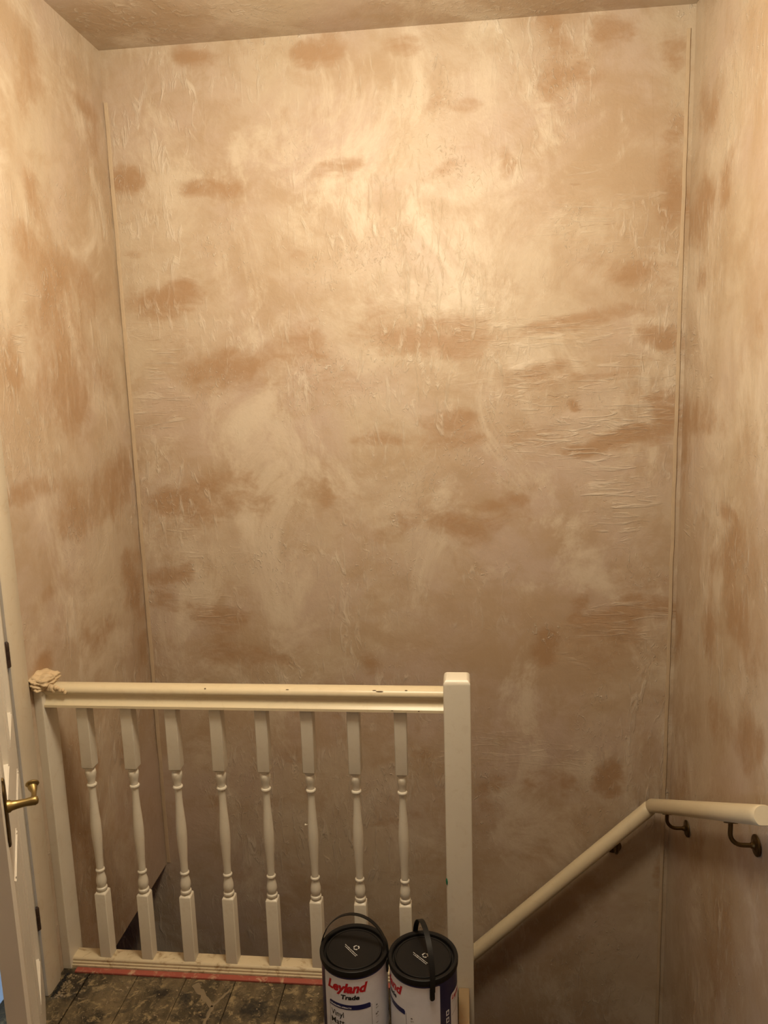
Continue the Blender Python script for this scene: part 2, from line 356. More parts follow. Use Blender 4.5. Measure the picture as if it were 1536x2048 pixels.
PR = "0.40 2.38 0.053 0.057 0.7 0;0.60 2.65 0.092 0.060 0.4 0;0.63 2.30 0.118 0.079 0.7 0;0.62 2.58 0.078 0.046 0.5 0;0.61 2.11 0.080 0.063 0.4 0;0.58 1.65 0.244 0.065 0.55 0;0.76 1.52 0.062 0.212 0.5 0;0.28 1.38 0.051 0.029 0.75 0;0.24 1.24 0.058 0.117 0.6 0;0.12 1.29 0.150 0.083 0.3 0;0.05 1.06 0.107 0.082 0.4 0;0.37 1.19 0.047 0.039 0.5 0;0.39 0.99 0.058 0.128 0.65 0;0.15 1.07 0.059 0.086 0.6 0;0.75 0.87 0.064 0.147 0.55 0;0.26 0.73 0.088 0.093 0.5 0;0.02 0.78 0.088 0.069 0.65 0;0.05 0.43 0.074 0.058 0.3 0;0.14 0.12 0.082 0.124 0.45 0;0.65 0.31 0.074 0.111 0.4 0;0.20 -0.11 0.066 0.097 0.4 0;0.10 1.94 0.069 0.077 0.3 0;0.40 0.20 0.071 0.119 0.4 0"
PLAST_B = plaster('bare_plaster_back', True, ((0.852, -0.052, 2.35, 2.80, 0), (0.806, 0.045, 1.55, 2.33, 0), (-0.435, 0.022, 1.95, 2.62, 0)))
PLAST = plaster('bare_plaster', True, (), (1.6, 1.6, .8))
PLAST_C = plaster('bare_plaster_ceiling', False)
S = .012
wb = wall_grid('wall_back', grid_axis([(-2.6, XL-.1, .3), (XL-.1, XR, S)]), grid_axis([(ZH, -1.0, .3), (-1.0, ZC, S)]),
               lambda h, v, d: np.stack([h, YB-d, v], -1), PB,
               "0.60 1.62 .34 .16 1;0.55 1.75 .40 .10 .7;0.72 1.40 .22 .12 .9;0.80 1.27 .16 .10 .8;-0.93 1.80 .13 .22 .9;-0.9 1.2 .15 .2 .5;0.5 1.95 .4 .07 .6;0.7 2.35 .2 .16 .5;0.75 .85 .2 .1 .6;-.8 .9 .25 .12 .4;0.3 .35 .35 .12 .35", 11, PLAST_B, .12)
tag(wb, 'tall back wall of the stairwell in patchy bare plaster', 'wall', kind='structure')
wr = wall_grid('wall_right', grid_axis([(YR, -.4, .25), (-.4, YB, S)]), grid_axis([(ZH, -.9, .3), (-.9, ZC, S)]),
               lambda h, v, d: np.stack([XR-d, h, v], -1), PR, "0.6 1.85 .12 .12 1;0.62 1.3 .08 .12 .6", 77, PLAST, .12, (.6, 1.4))
tag(wr, 'right wall of bare plaster carrying the upper handrail brackets', 'wall', kind='structure')
wl = wall_grid('wall_left', grid_axis([(-.150, YB, S)]), grid_axis([(-.19, ZC, S)]),
               lambda h, v, d: np.stack([XL+d, h, v], -1), PL, "0.1 2.0 .1 .1 .5", 131, PLAST, .12, (.8, 1.3))
tag(wl, 'left stairwell wall of bare plaster ending above the hall', 'wall', kind='structure')
DY0 = -.158-.745      # near side of the doorway
b = MB(); b.box(XL-.12, XL, YR, -2.6, -.19, ZC); b.box(XL-.12, XL, -2.6, -1.75, 2.03, ZC); b.box(XL-.12, XL, -1.75, DY0-.012, -.19, ZC); b.box(XL-.12, XL, DY0-.012, -.1501, 2.03, ZC)
tag(b.build('wall_left_landing', PLAST_C), 'landing wall around the open door, bare plaster', 'wall', kind='structure')
tag(MB().box(XL-.12, XR+.12, YR-.12, YR, -.19, ZC).build('wall_rear', PLAST_C), 'landing wall opposite the balustrade, bare plaster', 'wall', kind='structure')
tag(MB().box(-4.3, XR+.12, -5.3, YB+.12, ZC, ZC+.1).build('ceiling', PLAST_C), 'bare plaster ceiling above the stairwell', 'ceiling', kind='structure')
# hall below and side room behind the door
b = MB(); b.box(-2.72, -2.6, YR, YB+.12, ZH, -.19); b.box(-2.72, XR, YR-.12, YR, ZH, -.19)
tag(b.build('wall_hall', HALLWALL), 'plain painted wall of the hall below the landing', 'wall', kind='structure')
tag(MB().box(-2.72, XR+.12, YR-.12, YB+.12, ZH-.1, ZH).build('floor_hall', DARKWOOD), 'dark floor of the hall at the foot of the stairs', 'floor', kind='structure')
b = MB(); b.box(-4.3, -4.2, -5.2, YB+.12, 0, ZC); b.box(-4.3, XL-.121, -5.3, -5.2, 0, ZC); b.box(XL-.221, XL-.121, -5.2, -3.0, 0, ZC); b.box(-4.3, XL-.121, YB+.02, YB+.12, 0, ZC)
tag(b.build('wall_side_room', MATTWHITE), 'pale wall of the side room behind the open door', 'wall', kind='structure')
tag(MB().box(-4.3, XL-.121, -5.3, YB+.12, -.19, -.002).build('floor_side_room', SHEET), 'blue sheeted floor of the daylit side room', 'floor', kind='structure')

# ------------------------------------------------------------------ landing floor, boards one by one
NOSE_X = 0.186
b = MB(); b.box(XL-.12, NOSE_X-.03, YR, .03, -.19, -.024); b.box(NOSE_X-.03, XR-.001, YR, -.55, -.19, -.024)
fl = tag(b.build('floor', DARKWOOD), 'landing floor of old boards splashed with plaster', 'floor', kind='structure')
edges = [XL-.12, -.985, -.831, -.676, -.521, -.366, -.211, -.056, .100, NOSE_X-.032]
for i in range(len(edges)-1):
    g = .0045 if i == 1 else .0018
    g2 = .0045 if i == 0 else .0018
    MB().box(edges[i]+g*.5, edges[i+1]-g2*.5, YR, .030, -.0235, -.0004*(i % 3)).build('floorboard', FLOORM, fl, bevel=.0015)
for i in range(5):
    x0 = NOSE_X-.030+i*.16
    MB().box(x0+.001, min(x0+.159, XR-.003), YR, -.55, -.0235, -.0004*(i % 2)).build('floorboard', FLOORM, fl, bevel=.0015)
tag(MB().extrude([(-.0505, 0.0005), (-.0505, .005), (-.049, .0065), (-.0325, .0065), (-.0325, 0.0005)], XL+.045, XN-.039).build('trim_1', RED, None),
    'worn red painted strip along the foot of the balustrade', 'strip', kind='structure')
nz = MB().box(NOSE_X-.0315, NOSE_X, -.55, -.0385, -.05, .009).build('trim_2', CHIPWOOD, None, bevel=.003)
tag(nz, 'worn bare wood edging of the landing beside the stair opening', 'edging', kind='structure')
tag(MB().box(XL, NOSE_X-.04, .0305, .045, -.20, -.002).build('trim_3', CREAM_WORN, None), 'painted fascia below the balustrade over the stairwell', 'fascia', kind='structure')

# ------------------------------------------------------------------ stairs going down along the right and back walls
stair = empty('staircase', (0.55, 0, -.3)); tag(stair, 'timber stair turning down below the landing', 'stairs', kind='structure')
def tread(x0, x1, y0, y1, z):
    o = MB().box(x0-.55, x1-.55, y0, y1, z-.03+.3, z+.3).build('tread', CARPET, stair, bevel=.004); return o
def riser(x0, x1, y0, y1, z0, z1):
    return MB().box(x0-.55, x1-.55, y0, y1, z0+.3, z1+.3).build('riser', CARPET, stair)
ys = [-.55, -.28, -.01, .26, .50]; zs = [-.185, -.37, -.56, -.76]
for i in range(4):
    tread(NOSE_X+.02, XR-.004, ys[i]+.001, ys[i+1], zs[i])
    riser(NOSE_X+.02, XR-.004, ys[i+1]-.02, ys[i+1]-.002, zs[i]-.19, zs[i]-.03)
tread(NOSE_X+.02, XR-.004, .501, YB-.004, -.95)
for i in range(6):
    x1 = NOSE_X+.018-.22*i; z = -1.13-.18*i
    tread(x1-.22, x1, .06, YB-.004, z); riser(x1-.018, x1-.002, .06, YB-.004, z, z+.15)

# ------------------------------------------------------------------ corner beads and the bead under the ceiling
def bead(name, x0, x1, z0, z1, label, dp=.0045):
    n = 60; b = MB(); rng = random.Random(name)
    prev = None; vs = []; fs = []
    for i in range(n+1):
        z = z0+(z1-z0)*i/n; j = rng.uniform(-.0010, .0010)
        vs += [(x0+j, YB+.004, z), (x0+j, YB-dp*.8, z), (x0+.001+j, YB-dp, z), (x1-.001+j, YB-dp, z), (x1+j, YB-dp*.8, z), (x1+j, YB+.004, z)]
        if i:
            q = (i-1)*6
            fs += [(q+k, q+(k+1) % 6, q+6+(k+1) % 6, q+6+k) for k in range(6)]
    fs += [tuple(range(6)), tuple(range(n*6+5, n*6-1, -1))]
    b.add(vs, fs)
    return tag(b.build(name, BEAD, None, 30), label, 'corner bead', kind='structure')
bead('trim_4', XL+.004, XL+.018, -.18, 2.80, 'slim plaster bead in the left corner of the stairwell')
bead('trim_5', XR-.028, XR-.016, -.95, 2.90, 'slim plaster bead beside the right corner of the stairwell')

# ------------------------------------------------------------------ balustrade
HP = .0378
bal = empty('balustrade', (-.46, 0, 0))
tag(bal, 'cream painted balustrade with eight turned balusters along the landing edge', 'balustrade')
ox = .46
def place(o): return o
front = [(-.0315, 0), (-.0315, .0075), (-.0295, .0095), (-.0265, .0115), (-.0215, .0165), (-.0182, .0225), (-.0172, .0285), (-.0180, .0335),
         (-.0215, .0375), (-.0250, .0410), (-.0268, .0455), (-.0266, .0505), (-.0240, .0560), (-.0195, .0600), (-.0120, .0620), (-.004, .0628)]
RZ = .8660
prof = [(y, z+RZ) for y, z in front] + [(-y, z+RZ) for y, z in reversed(front)]
hr = MB().extrude(prof, XL+.026+ox, XN-HP+.001+ox).build('handrail', CREAM_RAIL, bal, 32)
hr['label'] = 'moulded cream handrail with a hollow along its side'
bf = [(-.031, 0), (-.031, .0105), (-.0300, .0120), (-.0275, .0125), (-.0275, .0180), (-.0265, .0195), (-.0240, .0200), (-.0240, .0265), (-.0225, .0290), (-.0195, .0315), (-.018, .0320)]
MB().extrude(bf + [(-y, z) for y, z in reversed(bf)], XL+.026+ox, XN-HP+.001+ox).build('base_rail', CREAM_WORN, bal, 30)
tp = [(.672, .0110), (.6670, .0132), (.6640, .0143), (.6600, .0143), (.6575, .0130), (.6562, .0130), (.6545, .0147), (.6490, .0157), (.6420, .0155), (.6330, .0138),
      (.6230, .0114), (.6140, .0107), (.6118, .0109), (.6110, .0134), (.6088, .0149), (.6060, .0150), (.6036, .0138), (.6024, .0110), (.5970, .0104), (.5700, .0105),
      (.5400, .0117), (.5100, .0136), (.4800, .0153), (.4580, .0158), (.4350, .0154), (.4000, .0134), (.3700, .0117), (.3450, .0109), (.3290, .0108),
      (.3276, .0128), (.3250, .0140), (.3222, .0139), (.3196, .0126), (.3184, .0108), (.3110, .0113), (.3010, .0137), (.2910, .0155), (.2820, .0157), (.2740, .0143),
      (.2690, .0128), (.2676, .0134), (.2660, .0158), (.2630, .0167), (.2590, .0163), (.2560, .0140), (.2480, .0120)]
def square(b, z0, z1, lo, hi, s=.018):
    # squared end of a baluster; its turned end is cut back in a shallow chamfer
    rings = []
    if lo: rings += [(z0, s-.0045), (z0+.004, s-.0006), (z0+.006, s)]
    else: rings += [(z0, s)]
    if hi: rings += [(z1-.006, s), (z1-.004, s-.0006), (z1, s-.0045)]
    else: rings += [(z1, s)]
    vs = []; c = .0018
    for z, r in rings:
        for sx, sy in ((1, 1), (-1, 1), (-1, -1), (1, -1)):
            p = [(r, r-c), (r-c, r)] if sx*sy > 0 else [(r-c, r), (r, r-c)]
            vs += [(sx*px, sy*py, z) for px, py in p]
    m = len(rings)
    fs = [(j*8+k, j*8+(k+1) % 8, (j+1)*8+(k+1) % 8, (j+1)*8+k) for j in range(m-1) for k in range(8)]
    fs += [tuple(range(7, -1, -1)), tuple(range((m-1)*8, m*8))]
    b.add(vs, fs)
b = MB(); b.lathe(tp, 24); square(b, .664, .870, True, False); square(b, .028, .2535, False, True)
bl = b.build('baluster', CREAM, bal, 38)
for i in range(8):
    o = bl if i == 7 else copy_part(bl, bal)
    o.location = ((i-7)*.135+ox, 0, 0)
    o.rotation_euler = (0, 0, radians((i*37 % 5-2)*.8))
    if i == 5:
        d = MB().lathe([(0, .0012), (.004, .0016), (.006, .0034), (.0075, .0030), (.008, .001)], 10, (-.0150, -.004, .497), (-1, -.1, 0)).build('paint_drip', CREAM, o, 60)
        d['label'] = 'hardened drip of cream paint'
CHIP = plain('bare_chip', (0.10, 0.065, 0.03), 0.8)
for (x, y, z, lx, ly, nrm) in ((-.055, -.0225, .9245, .011, .0022, (0, -.55, .83)), (-.070, -.020, .9265, .006, .0016, (0, -.5, .87)), (.020, -.019, .9268, .004, .002, (0, -.5, .87)), (-.562, -.0205, .9262, .0028, .0025, (0, -.5, .87)),
                             (-.44, -.0262, .9120, .006, .0010, (0, -1, 0)), (-.32, -.0205, .9262, .005, .0014, (0, -.5, .87)), (-.77, -.0262, .9125, .005, .0012, (0, -1, 0)), (.055, -.0317, .871, .003, .0014, (0, -1, 0)), (-.02, -.0317, .872, .004, .001, (0, -1, 0))):
    k = MB().lathe([(-.0004, 1.0), (.0002, .8), (.0004, .2)], 10)
    k.v = [(px*lx, py*ly, pz) for px, py, pz in k.v]
    q = Vector((0, 0, 1)).rotation_difference(Vector(nrm)); k.v = [tuple(q @ Vector(p)) for p in k.v]
    o = k.build('paint_chip', CHIP, hr, 40); o.location = (x+ox, y, z)
# newel post with a rounded head
me = bpy.data.meshes.new('newel_post'); bm = bmesh.new(); bmesh.ops.create_cube(bm, size=1)
for v in bm.verts: v.co = Vector((v.co.x*2*HP, v.co.y*2*HP, -.45 if v.co.z < 0 else .9655))
top = [e for e in bm.edges if all(v.co.z > .9 for v in e.verts)]
side = [e for e in bm.edges if abs(e.verts[0].co.z-e.verts[1].co.z) > .5]
bmesh.ops.bevel(bm, geom=top, offset=.017, segments=5, profile=.5, affect='EDGES')
side = [e for e in bm.edges if abs(e.verts[0].co.z-e.verts[1].co.z) > .5]
bmesh.ops.bevel(bm, geom=side, offset=.004, segments=2, profile=.6, affect='EDGES')
bm.to_mesh(me); bm.free()
nw = link('newel_post', me, CREAM, bal, 35); nw.location = (XN+ox, 0, 0)
gs = MB().lathe([(-.0015, .0005), (0, .0042), (.0008, .0036), (.001, .001)], 12, (0, 0, 0), (-1, -.9, 0))
gs.v = [(x, y, z*2.6) for x, y, z in gs.v]
g = gs.build('paint_spot', GREEN, nw, 60); g.location = (-HP+.0008, -HP+.0010, .352); g['label'] = 'small smear of green paint on the newel post'
wp = MB().box(XL+ox, XL+.0275+ox, -HP, HP, .001, .955).build('wall_post', CREAM, bal, bevel=.003)
wp['label'] = 'half post against the wall, its top caked in plaster'
# plaster smeared over the head of the half post
me = bpy.data.meshes.new('plaster_lump'); bm = bmesh.new(); bmesh.ops.create_icosphere(bm, subdivisions=5, radius=1)
for v in bm.verts:
    p = v.co.copy(); n = p.normalized()
    f = 1+.10*sin(7*n.x+3*n.z+1)+.08*sin(11*n.y-5*n.x)+.06*sin(17*n.z+9*n.x)+.035*sin(31*n.x-23*n.y)+.03*sin(41*n.z+19*n.y)
    q = Vector((max(-1, min(1, p.x*1.25)), max(-1, min(1, p.y*1.3)), p.z))
    v.co = Vector((q.x*.034*f, q.y*.046*f, q.z*(.027 if p.z > 0 else .022)*f))
bm.to_mesh(me); bm.free()
lp = link('plaster_lump', me, NEWPLASTER, wp, 179); lp.location = (XL+.012+ox, -.006, .938)
b = MB(); rng = random.Random(5)
for k in range(9):
    x = XL+.035+k*.0075+ox; z = .925-.0012*k+rng.uniform(-.004, .006)
    b.lathe([(-.003, .001), (0, .010-.0007*k+rng.uniform(-.001, .002)), (.0035, .005), (.005, .001)], 10, (x, -.0262, z), (0, -1, .5))
b.build('plaster_smear', NEWPLASTER, wp, 60)

# ------------------------------------------------------------------ wall-mounted stair handrail, its brackets
sh = empty('stair_handrail', (.88, .70, .178)); tag(sh, 'round cream painted handrail fixed to the walls, mitred at the corner', 'handrail')
J = Vector((.880, .702, .178)); A = Vector((-.25, .707, .178-(1.13)*.977)); E_ = Vector((.894, -.283, .7305))
RR = .0268
def rail(a, b_, na, nb, nm):
    """round rail with a flat underside between two points, its ends cut by planes with normals na, nb"""
    d = (b_-a).normalized(); u = Vector((0, 0, 1)); u = (u-d*d.dot(u)).normalized(); s = d.cross(u); n = 28; vs = []
    def ring(p, nrm, k=1.0):
        out = []
        for i in range(n):
            t = 2*pi*i/n; c = u*(max(cos(t), -.80)*RR*k)+s*(sin(t)*RR*k); q = p+c
            q = q - d*((q-p).dot(nrm)/d.dot(nrm)); out.append(q-J)
        return out
    L = [ring(a+d*.0, na, .93), ring(a+d*.004, na), ring(a+d*.03, d), ring(b_-d*.03, d), ring(b_-d*.004, nb), ring(b_, nb, .93)]
    vs = [p for r in L for p in r]
    fs = [(j*n+k, j*n+(k+1) % n, (j+1)*n+(k+1) % n, (j+1)*n+k) for j in range(len(L)-1) for k in range(n)]
    fs += [tuple(range(n-1, -1, -1)), tuple(range(5*n, 6*n))]
    return MB().add(vs, fs).build(nm, CREAM_RAIL, sh, 35)
d1 = (J-A).normalized(); d2 = (E_-J).normalized(); mit = (d1+d2).normalized()
mit1 = (d1-(-d2)).normalized()
rail(A, J-d1*.006, d1, (d1*.8+d2*.35).normalized(), 'rail')
rail(J+d2*.006, E_, (d2*.8+d1*.35).normalized(), d2, 'rail')
def rail_z(p):      # underside height of the rail above a wall point
    if p[1] > .70: x = p[0]; return J.z+(x-J.x)*.977
    return J.z+(J.y-p[1])*(E_.z-J.z)/(J.y-E_.y)
def bracket(W, nrm, along):
    br = empty('bracket', Vector(W)-J); br.parent = sh; br['label'] = 'tarnished brass handrail bracket'
    n = Vector(nrm); base = Vector(W); dr = .070
    top = Vector((0, 0, rail_z(base+n*dr)-RR*1.02-base.z))
    MB().lathe([(0, .0290), (.0035, .0290), (.0055, .0265), (.0062, .020), (.0075, .0125), (.011, .0085), (.016, .0075)], 28, (0, 0, 0), n).build('wall_plate', DARK_BRASS, br, 40)
    pts = [n*.008]; r = .034
    pts += [n*(dr-r)]
    for k in range(1, 9):
        a = pi/2*k/8; pts.append(n*(dr-r+r*sin(a)) + Vector((0, 0, r*(1-cos(a)))))
    pts.append(n*dr+top)
    MB().tube(pts, .0062, 14, up=n.cross(Vector((0, 0, 1)))).build('arm', DARK_BRASS, br, 60)
    al = Vector(along).normalized(); sd = al.cross(Vector((0, 0, 1))).normalized(); c = n*dr+top
    nn = sd.cross(al).normalized()
    vs = [c+al*i*.027+sd*j*.010+nn*k for i in (-1, 1) for j in (-1, 1) for k in (-.0015, .0015)]
    MB().add(vs, [(0, 1, 3, 2), (4, 6, 7, 5), (0, 4, 5, 1), (2, 3, 7, 6), (0, 2, 6, 4), (1, 5, 7, 3)]).build('saddle', DARK_BRASS, br)
bracket((.757, YB-.0035, -.037), (0, -1, 0), d1)
bracket((XR-.0035, .535, .192), (-1, 0, 0), d2)
bracket((XR-.0035, -.075, .522), (-1, 0, 0), d2)

# ------------------------------------------------------------------ door, frame
AX = XL+.017
arch = [(0, 0), (.012, 0), (.015, .004), (.017, .012), (.017, .060), (.013, .066), (.013, .074), (.008, .080), (0, .082)]
b = MB(); n = len(arch)
vs = [(XL-.0015+d, -.145+t, z) for z in (.001, 2.10) for d, t in arch]
b.add(vs, [(i, (i+1) % n, n+(i+1) % n, n+i) for i in range(n)] + [tuple(range(n-1, -1, -1)), tuple(range(n, 2*n))])
vs = [(XL-.0015+d, DY0-.002-t, z) for z in (.001, 2.10) for d, t in arch]
b.add(vs, [(i, (i+1) % n, n+(i+1) % n, n+i) for i in range(n)] + [tuple(range(n-1, -1, -1)), tuple(range(n, 2*n))])
vs = [(XL-.0015+d, y, 2.018+t) for y in (DY0-.002, -.145) for d, t in arch]
b.add(vs, [(i, (i+1) % n, n+(i+1) % n, n+i) for i in range(n)] + [tuple(range(n-1, -1, -1)), tuple(range(n, 2*n))])
tag(b.build('trim_6', FRAME_PAINT, None, 40), 'cream architrave around the open door beside the balustrade', 'architrave', kind='structure')
b = MB(); b.box(XL-.125, XL-.002, -.1545, -.1503, .001, 2.018); b.box(XL-.125, XL-.002, DY0-.012, DY0-.004, .001, 2.018); b.box(XL-.125, XL-.002, DY0-.004, -.1545, 2.012, 2.029)
tag(b.build('trim_7', FRAME_PAINT, None), 'door lining set into the left wall', 'door lining', kind='structure')
TH = radians(30.7); LW, LH, LT = .732, 2.0, .036
door = empty('door_1', (XL+.010, -.1585, .006), -(pi/2-TH))      # local +x runs from the hinges to the handle edge
tag(door, 'cream panelled door standing ajar at the end of the balustrade', 'door', kind='structure')
# local: x along leaf, +y = landing face normal, z up
def dbox(x0, x1, y0, y1, z0, z1): return MB().box(x0, x1, y0, y1, z0, z1)
b = MB(); st = .10
b.box(0.002, st, -LT, 0, 0, LH); b.box(LW-st, LW, -LT, 0, 0, LH)
b.box(st, LW-st, -LT, 0, 0, .20); b.box(st, LW-st, -LT, 0, .78, .93); b.box(st, LW-st, -LT, 0, LH-.11, LH)
b.box(LW/2-.05, LW/2+.05, -LT, 0, .20, .78); b.box(LW/2-.05, LW/2+.05, -LT, 0, .93, LH-.11)
b.build('leaf_frame', DOOR_PAINT, door)
for x0, x1 in ((st, LW/2-.05), (LW/2+.05, LW-st)):
    for z0, z1 in ((.20, .78), (.93, LH-.11)):
        p = dbox(x0, x1, -LT+.012, -.012, z0, z1).build('panel', DOOR_PAINT, door)
        m_ = MB(); t = .018
        for (a0, a1, c0, c1) in ((x0, x0+t, z0, z1), (x1-t, x1, z0, z1), (x0+t, x1-t, z0, z0+t), (x0+t, x1-t, z1-t, z1)):
            m_.box(a0, a1, -.012, .0015, c0, c1); m_.box(a0+.004, a1-.004, -.012, .0035, c0+.004, c1-.004)
        m_.build('panel_moulding', DOOR_PAINT, p)
for z in (.222, 1.030, 1.80):
    h = MB().lathe([(0, .004), (.002, .0062), (.022, .0062), (.0225, .0052), (.024, .0062), (.046, .0062), (.0465, .0052), (.048, .0062), (.070, .0062), (.074, .003)], 12, (-.004, .004, z))
    h.box(-.001, .0018, -.028, .003, z, z+.072)
    h.build('hinge', HINGE, door, 40)
hx, hz = LW-.072, .948
hd = empty('door_handle', (hx, 0, hz)); hd.parent = door; hd['label'] = 'brass lever handle on a shaped back plate'
# shaped back plate
out = [(0, .075), (.007, .072), (.010, .062), (.018, .056), (.0205, .048), (.0195, .030), (.0185, 0), (.0195, -.030), (.0205, -.048), (.018, -.056), (.010, -.062), (.007, -.072), (0, -.075)]
out = out + [(-x, z) for x, z in reversed(out[1:-1])]
n = len(out); vs = [(x, .0005, z) for x, z in out] + [(x*.97, .0035, z*.99) for x, z in out] + [(x*.8, .005, z*.93) for x, z in out]
MB().add(vs, [(j*n+k, j*n+(k+1) % n, (j+1)*n+(k+1) % n, (j+1)*n+k) for j in range(2) for k in range(n)] + [tuple(range(n-1, -1, -1)), tuple(range(2*n, 3*n))]).build('back_plate', DARK_BRASS, hd, 40)
b = MB()
b.lathe([(.004, .0130), (.010, .0125), (.013, .0100), (.024, .0086), (.038, .0078), (.048, .0088), (.056, .0095), (.061, .0070), (.0625, .002)], 20, (0, 0, .012), (0, 1, 0))
b.build('spindle', BRASS, hd, 50)
pts = [(-.000, .052, .012), (-.010, .053, .0125), (-.024, .054, .014), (-.032, .054, .016), (-.039, .053, .018), (-.045, .052, .020)]
b = MB(); b.tube(pts, [.0068, .0058, .0050, .0056, .0080, .0095], 14)
b.lathe([(-.004, .004), (0, .010), (.004, .0135), (.007, .013), (.010, .008), (.012, .002)], 18, (-.047, .052, .021), (-.8, 0, .6))
b.build('lever', BRASS, hd, 50)

# ------------------------------------------------------------------ paint cans
CR, CH = .0922, .230
def shell(b, a0, a1, z0, z1, r, na=None, nz=1):
    na = na or max(2, int(abs(a1-a0)/3)); vs = []; fs = []
    for i in range(na+1):
        a = radians(a0+(a1-a0)*i/na)
        for j in range(nz+1):
            vs.append((r*sin(a), -r*cos(a), z0+(z1-z0)*j/nz))
    for i in range(na):
        for j in range(nz):
            k = i*(nz+1)+j; fs.append((k, k+nz+1, k+nz+2, k+1))
    return b.add(vs, fs)
def wrap_poly(b, pts, r):
    """flat polygon in (degrees, height) laid on the can"""
    return b.add([(r*sin(radians(a)), -r*cos(radians(a)), z) for a, z in pts], [tuple(range(len(pts)))])
def panel_poly(b, a0, a1, z0, z1, r, rc=.006):
    """panel with rounded top corners laid on the can, as vertical slices"""
    na = int((a1-a0)/2.0); vs = []; fs = []; n = 0
    for i in range(na+1):
        a = a0+(a1-a0)*i/na; e = min(a-a0, a1-a)*pi/180*r
        zt = z1 if e >= rc else z1-rc+sqrt(max(0, rc*rc-(rc-e)**2))
        vs += [(r*sin(radians(a)), -r*cos(radians(a)), z) for z in (z0, zt)]
        if i: k = 2*i; fs.append((k-2, k, k+1, k-1))
    return b.add(vs, fs)
def text_shape(s, shear=0.0, fat=0.0):
    cu = bpy.data.curves.new('lettering', 'FONT'); cu.body = s; cu.size = 1; cu.shear = shear; cu.offset = fat; cu.resolution_u = 3
    o = bpy.data.objects.new('lettering_tmp', cu); COL.objects.link(o)
    dg = bpy.context.evaluated_depsgraph_get(); dg.update()
    me = o.evaluated_get(dg).to_mesh()
    V = np.array([v.co[:] for v in me.vertices]); Fc = [tuple(p.vertices) for p in me.polygons]
    o.evaluated_get(dg).to_mesh_clear()
    bpy.data.objects.remove(o, do_unlink=True); bpy.data.curves.remove(cu)
    V[:, 0] -= V[:, 0].min(); x1 = V[:, 0].max()
    return V[:, 0]/x1, V[:, 1], Fc
def text_on_can(b, s, a0, a1, zb, cap, r, shear=0.0, fat=0.0, arc=0.0, tilt=0.0):
    u, v, Fc = text_shape(s, shear, fat)
    vs = []
    for x, y in zip(u, v):
        a = radians(a0+(a1-a0)*x); z = zb+y*cap/.69+tilt*(x-.5)+arc*(1-(2*x-1)**2)
        vs.append((r*sin(a), -r*cos(a), z))
    return b.add(vs, Fc)
